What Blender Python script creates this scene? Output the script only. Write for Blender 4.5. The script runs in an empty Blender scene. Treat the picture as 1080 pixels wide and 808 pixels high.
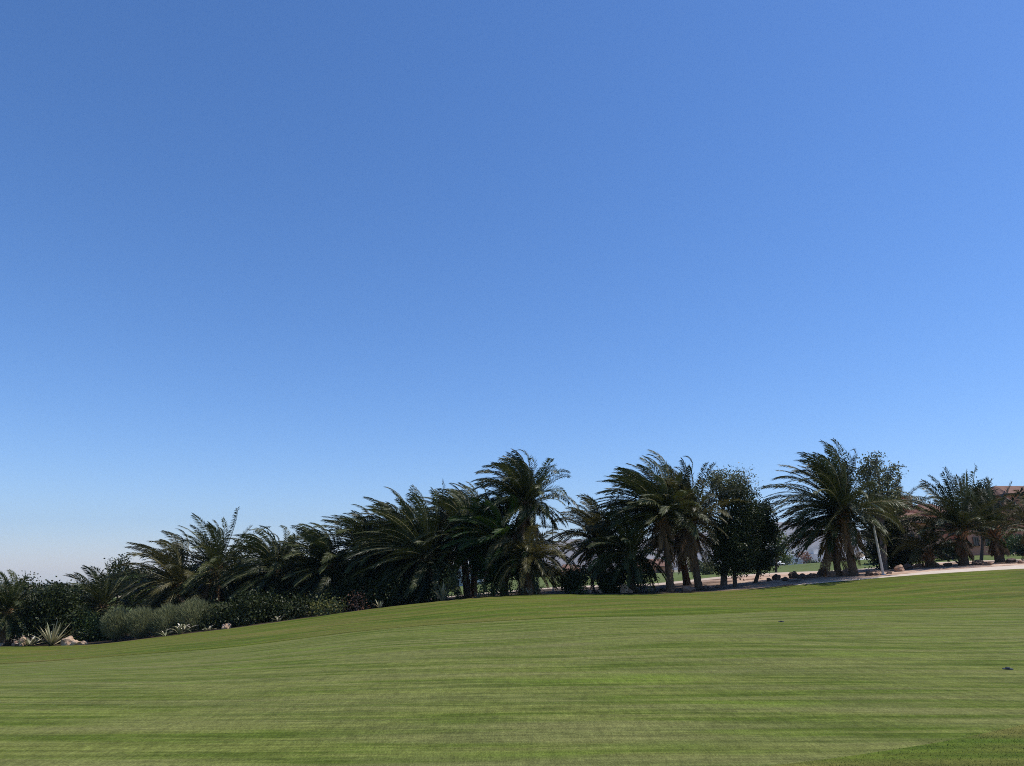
import bpy, math, random
import numpy as np
from mathutils import Vector, noise as mnoise

rng = np.random.default_rng(7)
random.seed(7)
scene = bpy.context.scene
COL = scene.collection
R = math.radians

# ------------------------------------------------------------------ camera
EYE, PITCH, F = 1.65, R(14.1), 780.0
def P(px, py, Y):
    """World point seen at photo pixel (1080 wide) at forward distance Y metres."""
    u, v = (px - 540) / F, (404 - py) / F
    d = (u, math.cos(PITCH) - v * math.sin(PITCH), math.sin(PITCH) + v * math.cos(PITCH))
    k = Y / d[1]
    return np.array([d[0] * k, Y, EYE + d[2] * k])
cam = bpy.data.cameras.new("camera")
cam.sensor_width = 36; cam.lens = 26; cam.clip_start = 0.1; cam.clip_end = 40000
co = bpy.data.objects.new("camera", cam); COL.objects.link(co)
co.location = (0, 0, EYE); co.rotation_euler = (R(90) + PITCH, 0, 0)
scene.camera = co

# ------------------------------------------------------------------ world, sun
SUN_EL, SUN_AZ = R(60), R(84)          # azimuth measured from +Y towards +X
w = bpy.data.worlds.new("World"); scene.world = w; w.use_nodes = True
nt = w.node_tree; nt.nodes.clear()
sky = nt.nodes.new("ShaderNodeTexSky"); sky.sky_type = 'NISHITA'; sky.sun_disc = False
sky.sun_elevation = SUN_EL; sky.sun_rotation = SUN_AZ
sky.altitude = 0; sky.air_density = 1.0; sky.dust_density = 0.2; sky.ozone_density = 9.0
bg = nt.nodes.new("ShaderNodeBackground"); bg.inputs[1].default_value = 0.15
out = nt.nodes.new("ShaderNodeOutputWorld")
hs = nt.nodes.new("ShaderNodeHueSaturation"); hs.inputs['Saturation'].default_value = 1.12
nt.links.new(sky.outputs[0], hs.inputs['Color']); tn = nt.nodes.new("ShaderNodeMix"); tn.data_type = 'RGBA'; tn.blend_type = 'MULTIPLY'; tn.inputs[0].default_value = 1
tn.inputs[7].default_value = (1.15, .995, 1.05, 1); nt.links.new(hs.outputs[0], tn.inputs[6])
nt.links.new(tn.outputs[2], bg.inputs[0]); nt.links.new(bg.outputs[0], out.inputs[0])
sl = bpy.data.lights.new("sun", 'SUN'); sl.energy = 5.0; sl.angle = R(0.5); sl.color = (1.0, 0.955, 0.88)
so = bpy.data.objects.new("sun", sl); COL.objects.link(so)
sdir = Vector((math.cos(SUN_EL) * math.sin(SUN_AZ), math.cos(SUN_EL) * math.cos(SUN_AZ), math.sin(SUN_EL)))
so.rotation_euler = sdir.to_track_quat('Z', 'Y').to_euler(); so.location = (40, 40, 90)
scene.view_settings.view_transform = 'Standard'; scene.view_settings.look = 'None'
scene.view_settings.gamma = 1; scene.view_settings.exposure = 0.0
scene.view_settings.use_curve_mapping = False
scene.cycles.pixel_filter_type = 'BLACKMAN_HARRIS'; scene.cycles.filter_width = 1.0
scene.cycles.use_denoising = False

# ------------------------------------------------------------------ node helper
class NT:
    def __init__(s, name):
        s.m = bpy.data.materials.new(name); s.m.use_nodes = True
        s.t = s.m.node_tree; s.t.nodes.clear()
        s.out = s.t.nodes.new("ShaderNodeOutputMaterial")
    def n(s, typ, **kw):
        o = s.t.nodes.new(typ)
        for k, v in kw.items():
            if k in o.inputs.keys() if isinstance(k, str) else False: pass
            setattr(o, k, v)
        return o
    def l(s, a, b): s.t.links.new(a, b)
    def attr(s, name):
        a = s.n("ShaderNodeAttribute"); a.attribute_name = name; return a.outputs['Fac']
    def pos(s, scale=(1, 1, 1), loc=(0, 0, 0), rz=0, obj=False):
        if obj:
            p = s.n("ShaderNodeTexCoord").outputs['Object']
        else:
            p = s.n("ShaderNodeNewGeometry").outputs['Position']
        mp = s.n("ShaderNodeMapping"); s.l(p, mp.inputs[0])
        mp.inputs['Scale'].default_value = scale; mp.inputs['Location'].default_value = loc
        mp.inputs['Rotation'].default_value = (0, 0, rz)
        return mp.outputs[0]
    def noise(s, vec, scale, detail=4, rough=.55, dist=0):
        o = s.n("ShaderNodeTexNoise"); s.l(vec, o.inputs['Vector'])
        o.inputs['Scale'].default_value = scale; o.inputs['Detail'].default_value = detail
        o.inputs['Roughness'].default_value = rough; o.inputs['Distortion'].default_value = dist
        return o.outputs['Fac']
    def ramp(s, fac, stops):
        o = s.n("ShaderNodeValToRGB"); s.l(fac, o.inputs[0]); e = o.color_ramp.elements
        while len(e) < len(stops): e.new(.5)
        for i, (p, c) in enumerate(stops):
            e[i].position = p; e[i].color = (c[0], c[1], c[2], 1) if not isinstance(c, (int, float)) else (c, c, c, 1)
        return o.outputs[0]
    def mix(s, f, a, b, mode='MIX'):
        o = s.n("ShaderNodeMix"); o.data_type = 'RGBA'; o.blend_type = mode
        for sock, v in ((o.inputs[0], f), (o.inputs[6], a), (o.inputs[7], b)):
            if isinstance(v, (int, float)): sock.default_value = v
            elif isinstance(v, tuple): sock.default_value = (*v, 1)
            else: s.l(v, sock)
        return o.outputs[2]
    def math(s, op, a, b=0.0):
        o = s.n("ShaderNodeMath"); o.operation = op
        for sock, v in ((o.inputs[0], a), (o.inputs[1], b)):
            if isinstance(v, (int, float)): sock.default_value = v
            else: s.l(v, sock)
        return o.outputs[0]
    def bump(s, h, strength=.5, dist=.02):
        o = s.n("ShaderNodeBump"); o.inputs['Strength'].default_value = strength
        o.inputs['Distance'].default_value = dist; s.l(h, o.inputs['Height']); return o.outputs[0]
    def finish(s, color, rough=.8, spec=.3, normal=None, transl=0, tcol=None, metal=0, coat=0):
        b = s.n("ShaderNodeBsdfPrincipled")
        if isinstance(color, tuple): b.inputs['Base Color'].default_value = (*color, 1)
        else: s.l(color, b.inputs['Base Color'])
        if isinstance(rough, (int, float)): b.inputs['Roughness'].default_value = rough
        else: s.l(rough, b.inputs['Roughness'])
        b.inputs['Specular IOR Level'].default_value = spec; b.inputs['Metallic'].default_value = metal
        if normal: s.l(normal, b.inputs['Normal'])
        if transl:
            tr = s.n("ShaderNodeBsdfTranslucent")
            c = tcol if tcol is not None else color
            if isinstance(c, tuple): tr.inputs[0].default_value = (*c, 1)
            else: s.l(c, tr.inputs[0])
            mx = s.n("ShaderNodeMixShader"); mx.inputs[0].default_value = transl
            s.l(b.outputs[0], mx.inputs[1]); s.l(tr.outputs[0], mx.inputs[2]); s.l(mx.outputs[0], s.out.inputs[0])
        else:
            s.l(b.outputs[0], s.out.inputs[0])
        return s.m

def leaf_mat(name, c1, c2, rough=.45, spec=.5, transl=.18):
    t = NT(name); f = t.attr("tint")
    c = t.ramp(f, [(0, c1), (1, c2)])
    return t.finish(c, rough, spec, transl=transl)

M = {}
M['frond'] = leaf_mat('frond_green', (.012, .020, .005), (.085, .098, .028), .45, .28, .2)
M['frond_olive'] = leaf_mat('frond_olive', (.030, .032, .008), (.12, .105, .034), .42, .3, .34)
M['frond_fresh'] = leaf_mat('frond_fresh', (.010, .030, .004), (.045, .085, .012), .42, .3, .3)
M['rachis'] = leaf_mat('rachis_tan', (.07, .07, .025), (.24, .21, .10), .55, .25, 0)
M['dead'] = leaf_mat('dead_frond', (.09, .05, .025), (.27, .17, .09), .8, .15, .08)
M['boot'] = leaf_mat('leaf_base', (.13, .065, .03), (.36, .2, .10), .8, .2, 0)
M['leaf_dark'] = leaf_mat('leaf_dark', (.011, .019, .005), (.048, .060, .014), .5, .25, .2)
M['leaf_grey'] = leaf_mat('leaf_grey', (.035, .045, .015), (.17, .18, .08), .5, .3, .3)
M['leaf_mid'] = leaf_mat('leaf_mid', (.03, .055, .012), (.11, .15, .035), .5, .4, .25)
M['leaf_yellow'] = leaf_mat('leaf_yellow', (.08, .095, .02), (.24, .22, .06), .5, .4, .25)
M['leaf_red'] = leaf_mat('leaf_red', (.12, .05, .03), (.26, .13, .07), .6, .3, .25)
M['leaf_feather'] = leaf_mat('leaf_feather', (.09, .105, .045), (.30, .31, .16), .6, .2, .42)
M['agave'] = leaf_mat('agave_leaf', (.10, .12, .05), (.42, .36, .22), .5, .4, .1)
M['agave_tip'] = leaf_mat('agave_tip', (.45, .40, .30), (.72, .66, .54), .7, .2, .05)

def bark(name, a, b, sc=9):
    t = NT(name); p = t.pos((1, 1, 2.2), obj=True)
    n = t.noise(p, sc, 6, .65); n2 = t.noise(p, 1.4, 3)
    c = t.ramp(n, [(.3, a), (.7, b)])
    c = t.mix(t.math('MULTIPLY', n2, .5), c, (.12, .07, .045))
    return t.finish(c, .9, .15, t.bump(n, .8, .03))
M['bark'] = bark('palm_bark', (.05, .032, .020), (.20, .135, .085))
M['bark_dark'] = bark('bark_dark', (.035, .027, .02), (.12, .09, .065))
M['bark_grey'] = bark('bark_grey', (.10, .085, .07), (.27, .23, .19), 6)

# ---- ground materials
def grass(name, base, lite, dry, stripe, stripe_scale, rz=0.0):
    t = NT(name)
    # long shallow mowing passes; warped so that no band runs dead straight
    warp = t.n("ShaderNodeVectorMath"); warp.operation = 'ADD'
    pw = t.pos((.05, .05, 0)); nz = t.n("ShaderNodeTexNoise"); t.l(pw, nz.inputs['Vector']); nz.inputs['Scale'].default_value = 1; nz.inputs['Detail'].default_value = 1
    sc = t.n("ShaderNodeVectorMath"); sc.operation = 'SCALE'; t.l(nz.outputs['Color'], sc.inputs[0]); sc.inputs['Scale'].default_value = 5
    g = t.n("ShaderNodeNewGeometry").outputs['Position']
    t.l(g, warp.inputs[0]); t.l(sc.outputs[0], warp.inputs[1])
    mp = t.n("ShaderNodeMapping"); t.l(warp.outputs[0], mp.inputs[0])
    mp.inputs['Scale'].default_value = (.11, 1.25, 0); mp.inputs['Rotation'].default_value = (0, 0, rz)
    st = t.noise(mp.outputs[0], stripe_scale, 5, .68, .25)
    mp2 = t.n("ShaderNodeMapping"); t.l(warp.outputs[0], mp2.inputs[0])
    mp2.inputs['Scale'].default_value = (.07, .75, 0); mp2.inputs['Rotation'].default_value = (0, 0, rz + .03); mp2.inputs['Location'].default_value = (7, 3, 0)
    st2 = t.noise(mp2.outputs[0], stripe_scale, 2, .5, .1)
    patch = t.noise(t.pos((.35, .8, 0)), .55, 4, .6, .4)
    fine = t.noise(t.pos((1, .22, 1)), 9, 7, .85)
    grain = t.noise(t.pos((1, .3, 1)), 60, 3, .7)
    c = t.ramp(st, [(.44, base), (.56, lite)])
    c = t.mix(t.math('MULTIPLY', t.ramp(st2, [(.45, 0.), (.62, 1.)]), stripe), c, dry)
    mp3 = t.n("ShaderNodeMapping"); t.l(warp.outputs[0], mp3.inputs[0]); mp3.inputs['Scale'].default_value = (.5, 5.5, 0); mp3.inputs['Rotation'].default_value = (0, 0, rz - .02)
    st3 = t.noise(mp3.outputs[0], stripe_scale * .8, 4, .7, .3)
    c = t.mix(.8, c, t.ramp(st3, [(.36, .72), (.64, 1.28)]), 'MULTIPLY')
    c = t.mix(t.ramp(patch, [(.50, 0.), (.72, .55)]), c, dry)
    c = t.mix(t.ramp(t.noise(t.pos((.5, 1.6, 0), (40, 9, 0)), .5, 3, .55), [(.58, 0.), (.74, .6)]), c, (lite[0] * 1.05, lite[1] * 1.3, lite[2] * .75))
    c = t.mix(.75, c, t.ramp(fine, [(.34, .62), (.66, 1.36)]), 'MULTIPLY')
    c = t.mix(.8, c, t.ramp(grain, [(.3, .55), (.7, 1.45)]), 'MULTIPLY')
    h = t.math('ADD', fine, grain)
    return t.finish(c, .9, .04, t.bump(h, .45, .015))
M['fairway'] = grass('fairway_grass', (.070, .096, .014), (.124, .140, .032), (.156, .148, .058), .5, 2.2, .0)
M['rough'] = grass('rough_grass', (.058, .088, .011), (.098, .122, .018), (.145, .118, .038), .55, 1.1, .05)
M['far_green'] = grass('far_grass', (.085, .115, .03), (.12, .145, .05), (.13, .14, .06), .3, .6)
def blade_mat():
    t = NT('grass_blades'); c = t.ramp(t.attr('tint'), [(0, (.05, .08, .012)), (.8, (.11, .14, .025)), (1, (.2, .18, .07))])
    return t.finish(c, .6, .3, transl=.25)
M['blades'] = blade_mat()
def bed_mat():
    t = NT('bed_soil'); p = t.pos()
    n = t.noise(p, .35, 4, .6, .3); f = t.noise(p, 5, 5, .7)
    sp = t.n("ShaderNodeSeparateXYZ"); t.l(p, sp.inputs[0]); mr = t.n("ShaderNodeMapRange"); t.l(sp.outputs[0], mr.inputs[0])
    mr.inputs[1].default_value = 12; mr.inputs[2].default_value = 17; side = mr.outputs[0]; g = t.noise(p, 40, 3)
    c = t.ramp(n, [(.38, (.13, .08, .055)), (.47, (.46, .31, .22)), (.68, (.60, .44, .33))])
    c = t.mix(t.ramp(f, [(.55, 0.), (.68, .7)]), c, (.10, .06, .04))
    c = t.mix(side, (.055, .04, .028), c)  # dark mulch left of the clearing, its colour also deepening shade under the palms
    c = t.mix(.6, c, t.ramp(g, [(.3, .65), (.7, 1.3)]), 'MULTIPLY')
    return t.finish(c, .95, .1, t.bump(f, .8, .06))
M['bed'] = bed_mat()
def path_mat(name, col):
    t = NT(name); p = t.pos(); f = t.noise(p, 3, 4, .6); g = t.noise(p, 45, 3, .7)
    c = t.mix(t.ramp(f, [(.4, 0.), (.75, .5)]), col, (col[0] * .7, col[1] * .62, col[2] * .55))
    c = t.mix(.4, c, t.ramp(g, [(.3, .75), (.7, 1.2)]), 'MULTIPLY')
    return t.finish(c, .9, .15, t.bump(g, .4, .01))
M['path'] = path_mat('pale_path', (.58, .49, .40))
M['sand'] = path_mat('sand_path', (.50, .40, .31))
def plain_mat():
    t = NT('arid_plain'); n = t.noise(t.pos(), .012, 5, .6); f = t.noise(t.pos(), .25, 4, .6)
    c = t.ramp(n, [(.42, (.10, .12, .05)), (.52, (.30, .24, .17)), (.7, (.38, .31, .23))])
    c = t.mix(t.ramp(f, [(.5, 0.), (.7, .6)]), c, (.08, .09, .045))
    return t.finish(c, .95, .1)
M['plain'] = plain_mat()
def mount_mat():
    t = NT('mountain_rock'); p = t.pos(); n = t.noise(p, .006, 8, .65)
    c = t.ramp(n, [(.35, (.16, .12, .10)), (.65, (.30, .235, .19))])
    return t.finish(c, .95, .1, t.bump(n, 1, 30))
M['mountain'] = mount_mat()
def rock_mat(name, a, b):
    t = NT(name); p = t.pos(); n = t.noise(p, 4, 6, .65); m = t.noise(p, 25, 3)
    c = t.ramp(n, [(.32, a), (.66, b)])
    return t.finish(c, .9, .2, t.bump(t.math('ADD', n, m), .6, .04))
M['rock_pale'] = rock_mat('rock_pale', (.26, .16, .10), (.58, .42, .29))
M['rock_red'] = rock_mat('rock_red', (.15, .09, .065), (.46, .30, .21))
M['rock_dark'] = rock_mat('rock_dark', (.05, .038, .03), (.17, .12, .095))
def plaster(name, c0):
    t = NT(name); p = t.pos(); n = t.noise(p, .8, 5, .6); m = t.noise(p, 12, 4)
    c = t.mix(t.ramp(n, [(.4, 0.), (.75, .5)]), c0, (c0[0] * .78, c0[1] * .74, c0[2] * .7))
    return t.finish(c, .9, .15, t.bump(m, .3, .01))
M['salmon'] = plaster('salmon_plaster', (.62, .28, .17))
M['cream'] = plaster('cream_plaster', (.50, .42, .33))
M['white_wall'] = plaster('white_plaster', (.70, .68, .64))
M['greywall'] = plaster('grey_plaster', (.30, .28, .26))
def tile():
    t = NT('roof_tile'); wv = t.n("ShaderNodeTexWave"); wv.wave_type = 'BANDS'; wv.bands_direction = 'X'
    t.l(t.pos((1, 1, 1)), wv.inputs[0]); wv.inputs['Scale'].default_value = 1.4; wv.inputs['Distortion'].default_value = .3
    n = t.noise(t.pos(), 2.5, 4)
    c = t.ramp(n, [(.3, (.13, .07, .05)), (.7, (.26, .15, .105))])
    return t.finish(c, .9, .15, t.bump(wv.outputs['Fac'], .8, .06))
M['tile'] = tile()
def simple(name, c, rough=.6, spec=.4, metal=0, sc=8, var=.8):
    t = NT(name); n = t.noise(t.pos(), sc, 4, .6)
    col = t.mix(t.ramp(n, [(.4, 0.), (.7, .6)]), c, tuple(v * var for v in c))
    return t.finish(col, rough, spec, metal=metal)
M['glass'] = simple('dark_glass', (.02, .024, .028), .12, .6)
M['frame'] = simple('window_frame', (.16, .10, .07))
M['canvas'] = simple('white_canvas', (.78, .76, .72), .8, .2)
M['thatch'] = simple('thatch', (.22, .17, .12), .95, .1)
M['pole'] = simple('pale_timber', (.62, .56, .47), .8, .2, 0, 6, .6)
M['steel'] = simple('dull_steel', (.36, .36, .36), .45, .5, .6)
M['black'] = simple('black_plastic', (.015, .015, .015), .5, .4)

# ------------------------------------------------------------------ mesh accumulator
class MB:
    def __init__(s): s.v = []; s.f = []; s.t = []; s.m = []; s.n = 0
    def add(s, v, f, tint=0.5, mat=0):
        v = np.asarray(v, float).reshape(-1, 3); f = np.asarray(f, int)
        s.v.append(v); s.f.append(f + s.n)
        tt = np.empty(len(v)); tt[:] = tint; s.t.append(tt); s.m.append(np.full(len(f), mat)); s.n += len(v)
    def build(s, name, mats, parent=None, smooth=False, origin=None):
        me = bpy.data.meshes.new(name)
        v = np.concatenate(s.v)
        if origin is not None: v = v - np.asarray(origin)
        me.vertices.add(len(v)); me.vertices.foreach_set('co', v.ravel())
        loops = np.concatenate([f.ravel() for f in s.f]); tot = np.concatenate([np.full(len(f), f.shape[1]) for f in s.f])
        me.loops.add(len(loops)); me.loops.foreach_set('vertex_index', loops.astype(np.int32))
        me.polygons.add(len(tot)); st = np.concatenate([[0], np.cumsum(tot)[:-1]])
        me.polygons.foreach_set('loop_start', st.astype(np.int32)); me.polygons.foreach_set('loop_total', tot.astype(np.int32))
        me.polygons.foreach_set('material_index', np.concatenate(s.m).astype(np.int32))
        me.polygons.foreach_set('use_smooth', np.full(len(tot), smooth))
        a = me.attributes.new('tint', 'FLOAT', 'POINT'); a.data.foreach_set('value', np.concatenate(s.t).astype(np.float32))
        for m in (mats if isinstance(mats, (list, tuple)) else [mats]): me.materials.append(m)
        me.update(calc_edges=True); me.validate()
        o = bpy.data.objects.new(name, me); COL.objects.link(o)
        if parent: o.parent = parent
        elif origin is not None: o.location = origin
        return o
    def box(s, c, size, rz=0, mat=0, tint=.5):
        x, y, z = [q / 2 for q in size]
        v = np.array([[-x,-y,-z],[x,-y,-z],[x,y,-z],[-x,y,-z],[-x,-y,z],[x,-y,z],[x,y,z],[-x,y,z]])
        ca, sa = math.cos(rz), math.sin(rz)
        v = v @ np.array([[ca, sa, 0], [-sa, ca, 0], [0, 0, 1]]) + np.asarray(c)
        s.add(v, [[0,3,2,1],[4,5,6,7],[0,1,5,4],[1,2,6,5],[2,3,7,6],[3,0,4,7]], tint, mat)
    def tube(s, pts, rad, seg=8, mat=0, tint=.5, cap=True, disp=None):
        pts = np.asarray(pts, float); n = len(pts); rad = np.broadcast_to(rad, (n,)).astype(float)
        tg = np.gradient(pts, axis=0); tg /= np.linalg.norm(tg, axis=1)[:, None] + 1e-9
        ref = np.array([0, 1., 0]) if abs(tg[0][1]) < .9 else np.array([1., 0, 0])
        a = np.cross(tg, ref); a /= np.linalg.norm(a, axis=1)[:, None]; b = np.cross(tg, a)
        th = np.linspace(0, 2 * np.pi, seg, endpoint=False)
        rr = rad[:, None] * (np.ones((n, seg)) if disp is None else disp)
        v = pts[:, None] + rr[..., None] * (a[:, None] * np.cos(th)[None, :, None] + b[:, None] * np.sin(th)[None, :, None])
        i, j = np.meshgrid(np.arange(n - 1), np.arange(seg), indexing='ij'); j2 = (j + 1) % seg
        f = np.stack([i * seg + j, i * seg + j2, (i + 1) * seg + j2, (i + 1) * seg + j], -1).reshape(-1, 4)
        s.add(v, f, tint, mat)
        if cap:
            s.add(v[-1], [list(range(seg))], tint, mat); s.add(v[0], [list(range(seg))[::-1]], tint, mat)

def tag(o, label=None, cat=None, group=None, kind=None):
    if label: o['label'] = label
    if cat: o['category'] = cat
    if group: o['group'] = group
    if kind: o['kind'] = kind
    return o
def empty(name, loc, label, cat, group=None, rz=0):
    o = bpy.data.objects.new(name, None); COL.objects.link(o); o.location = tuple(loc); o.rotation_euler = (0, 0, rz)
    o.empty_display_size = .5
    return tag(o, label, cat, group)

# ------------------------------------------------------------------ terrain
def row(pts): # (px, py, Y) -> sorted arrays of x, y, z
    q = np.array([P(*p) for p in pts]); q = q[np.argsort(q[:, 0])]; return q
def rowxyz(pts): return np.array(sorted(pts), float)
ROWS = [
    rowxyz([(-7000, -3000, 0), (7000, -3000, 0)]),
    rowxyz([(-100, -40, 0), (100, -40, 0)]),
    rowxyz([(-8, 5.2, 0), (-1, 6.1, 0), (.9, 6.5, 0), (2.6, 7.0, 0), (5.4, 8.45, 0), (8, 10.5, 0.02), (20, 22.0, .2)]),
    row([(-200, 712, 31), (0, 700, 30), (100, 694, 29.5), (200, 686, 29), (350, 671, 28.5), (450, 659, 28), (600, 652, 27.5), (700, 647, 27.5), (850, 644, 28), (1080, 642, 28.5), (1300, 636, 30)]),
    row([(-300, 690, 54), (0, 682, 53), (100, 680.5, 52), (190, 669, 51), (240, 663.5, 50), (300, 655, 49.5), (350, 648, 49), (400, 641, 48.5), (450, 635.5, 48), (500, 630.5, 48), (540, 627.5, 48), (600, 626.5, 48), (700, 626.5, 48), (750, 624.5, 48), (800, 620.5, 47.5), (850, 616, 47), (900, 612, 46.5), (950, 607.5, 46), (1000, 604, 46), (1080, 599.5, 46), (1300, 592, 46)]),
    row([(-300, 689, 55.2), (0, 681, 54.2), (100, 679.5, 53.2), (190, 668.2, 52.2), (300, 654.5, 50.7), (400, 640.8, 49.7), (500, 630.5, 49.2), (600, 626.4, 49.2), (750, 624.1, 48.6), (800, 620.0, 47.8), (850, 615.4, 47.35), (900, 611.2, 46.95), (950, 605.6, 47.2), (1000, 600.8, 48), (1080, 595.6, 48.2), (1300, 587, 48.4)]),
    row([(-300, 676, 70), (0, 672, 68), (200, 662, 66), (400, 638, 65), (500, 627, 64), (600, 619.5, 62), (690, 618.5, 60), (750, 611, 60), (800, 606, 60), (850, 604, 60), (900, 602, 60), (950, 597, 60), (1000, 593, 60), (1080, 590.5, 60), (1300, 586, 60)]),
    row([(-300, 675, 72), (0, 671, 70), (200, 661, 68), (400, 637, 67), (500, 626, 66), (600, 618, 64), (690, 616, 62.5), (750, 609, 62.5), (800, 604.6, 62.5), (850, 602.8, 62.5), (900, 601, 62), (950, 596, 62), (1000, 592, 62), (1080, 590, 62), (1300, 585, 62)]),
    rowxyz([(-120, 95, -5.5), (-60, 95, -5), (-25, 95, -2.5), (0, 95, -.1), (19.5, 95, .75), (38, 95, 1.5), (45, 95, 2.1), (50, 95, 3.05), (66, 95, 3.5), (90, 95, 3.7)]),
    rowxyz([(-250, 200, -6), (-80, 200, -5.5), (0, 200, .0), (40, 200, .6), (80, 200, 1.6), (150, 200, 2.2)]),
    rowxyz([(-900, 600, -15), (-300, 600, -14), (0, 600, -3), (200, 600, 1.5), (500, 600, 2.5)]),
    rowxyz([(-7000, 6200, -115), (-900, 6200, -110), (800, 6200, -30), (2500, 6200, -8), (7000, 6200, -6)]),
]
def rowvals(x):
    x = np.asarray(x, float)
    ys = np.array([np.interp(x, r[:, 0], r[:, 1]) for r in ROWS]); zs = np.array([np.interp(x, r[:, 0], r[:, 2]) for r in ROWS])
    # gentle smoothing across x
    return ys, zs
def smooth_rowvals(x):
    ks = [(-2.5, .12), (-1.2, .23), (0, .3), (1.2, .23), (2.5, .12)]
    Y = 0; Z = 0
    for d, wt in ks:
        a, b = rowvals(np.asarray(x) + d); Y = Y + a * wt; Z = Z + b * wt
    return Y, Z
def H(x, y):
    x = np.atleast_1d(np.asarray(x, float)); y = np.atleast_1d(np.asarray(y, float))
    Y, Z = smooth_rowvals(x); n = len(ROWS)
    d = (Z[1:] - Z[:-1]) / (Y[1:] - Y[:-1])
    m = np.zeros_like(Z); m[0] = d[0]; m[-1] = d[-1]
    for k in range(1, n - 1):
        h0 = Y[k] - Y[k-1]; h1 = Y[k+1] - Y[k]; w1 = 2*h1 + h0; w2 = h1 + 2*h0
        same = d[k-1] * d[k] > 0
        with np.errstate(divide='ignore', invalid='ignore'):
            hm = (w1 + w2) / (w1 / d[k-1] + w2 / d[k])
        m[k] = np.where(same, hm, 0)
    idx = np.clip((y[None] > Y).sum(0) - 1, 0, n - 2); ar = np.arange(len(x))
    y0, y1, z0, z1, m0, m1 = Y[idx, ar], Y[idx+1, ar], Z[idx, ar], Z[idx+1, ar], m[idx, ar], m[idx+1, ar]
    h = y1 - y0; t = np.clip((y - y0) / h, 0, 1)
    z = (2*t**3 - 3*t**2 + 1)*z0 + (t**3 - 2*t**2 + t)*h*m0 + (-2*t**3 + 3*t**2)*z1 + (t**3 - t**2)*h*m1
    und = .035 * np.sin(x * .31 + .7 * np.sin(y * .13)) * np.sin(y * .37 + 1.1) + .02 * np.sin(x * .8 + y * .23)
    return z + und * np.clip((y - 8) / 10, 0, 1) * np.clip((46 - y) / 6, 0, 1)
def Hs(x, y): return float(H([x], [y])[0])

xs = [0.0]; dx = .6
while xs[-1] < 5500:
    if xs[-1] > 90: dx *= 1.25
    xs.append(xs[-1] + dx)
XS = np.array([-v for v in xs[:0:-1]] + xs)
XS = np.clip(XS, -6500, 6500)
def strip(name, a, b, nsub, mat, power=1.0, xr=None, lift=0):
    x = XS if xr is None else XS[(XS >= xr[0] - .31) & (XS <= xr[1] + .31)]
    Y, _ = smooth_rowvals(x); t = np.linspace(0, 1, nsub + 1) ** power
    yy = Y[a][None] + (Y[b] - Y[a])[None] * t[:, None]; xx = np.broadcast_to(x, yy.shape)
    zz = H(xx.ravel(), yy.ravel()).reshape(yy.shape)
    if lift:
        zz = zz + lift * (1 - t)[:, None]
        yy = np.concatenate([yy[:1] - .004, yy]); zz = np.concatenate([zz[:1] - lift, zz]); xx = np.broadcast_to(x, yy.shape); nsub += 1
    v = np.stack([xx, yy, zz], -1).reshape(-1, 3); nx = len(x)
    i, j = np.meshgrid(np.arange(nsub), np.arange(nx - 1), indexing='ij')
    f = np.stack([i*nx + j, i*nx + j + 1, (i+1)*nx + j + 1, (i+1)*nx + j], -1).reshape(-1, 4)
    mb = MB(); mb.add(v, f); o = mb.build(name, mat, smooth=True); return tag(o, kind='structure')
strip('ground', 0, 1, 6, M['plain'])
strip('near_rough', 1, 2, 30, M['rough'])
strip('fairway', 2, 3, 70, M['fairway'])
strip('rough', 3, 4, 40, M['rough'], lift=.014)
XP = 17.2                                # the pale path starts here and runs to the right
strip('cart_path', 4, 5, 5, M['path'], xr=(XP, 12000))
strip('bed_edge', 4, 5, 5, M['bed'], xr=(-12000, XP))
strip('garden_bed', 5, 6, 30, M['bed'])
strip('sand_path', 6, 7, 4, M['sand'])
strip('far_fairway', 7, 8, 30, M['far_green'])
strip('far_lawn', 8, 9, 12, M['far_green'])
strip('plain', 9, 10, 10, M['plain'])
strip('desert', 10, 11, 14, M['plain'], 2.0)

# thin mesh of longer blades in the uncut fringe at the near right corner
def tufts(name, region, n, h0, h1, label):
    mb = MB(); x = rng.uniform(region[0], region[1], n); y = rng.uniform(region[2], region[3], n)
    Y, _ = smooth_rowvals(x); keep = y < Y[2] + rng.normal(0, .06, n); x = x[keep]; y = y[keep]; n = len(x)
    z = H(x, y); a = rng.uniform(0, 6.283, n); hh = rng.uniform(h0, h1, n); wd = .0035
    lean = rng.uniform(.2, .9, n) * hh; la = rng.uniform(0, 6.283, n)
    b = np.stack([x, y, z - .003], -1); s_ = np.stack([np.cos(a), np.sin(a), 0 * a], -1) * wd
    tip = b + np.stack([np.cos(la) * lean, np.sin(la) * lean, hh], -1)
    v = np.stack([b - s_, b + s_, tip], 1).reshape(-1, 3); f = np.arange(3 * n).reshape(-1, 3)
    mb.add(v, f, np.repeat(rng.beta(2, 2.2, n), 3)); o = mb.build(name, M['blades']); o['kind'] = 'stuff'; tag(o, label, 'grass')
tufts('grass', (0.5, 9.0, 6.2, 13.0), 60000, .008, .018, 'longer uncut grass in the near right corner of the lawn')

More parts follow.
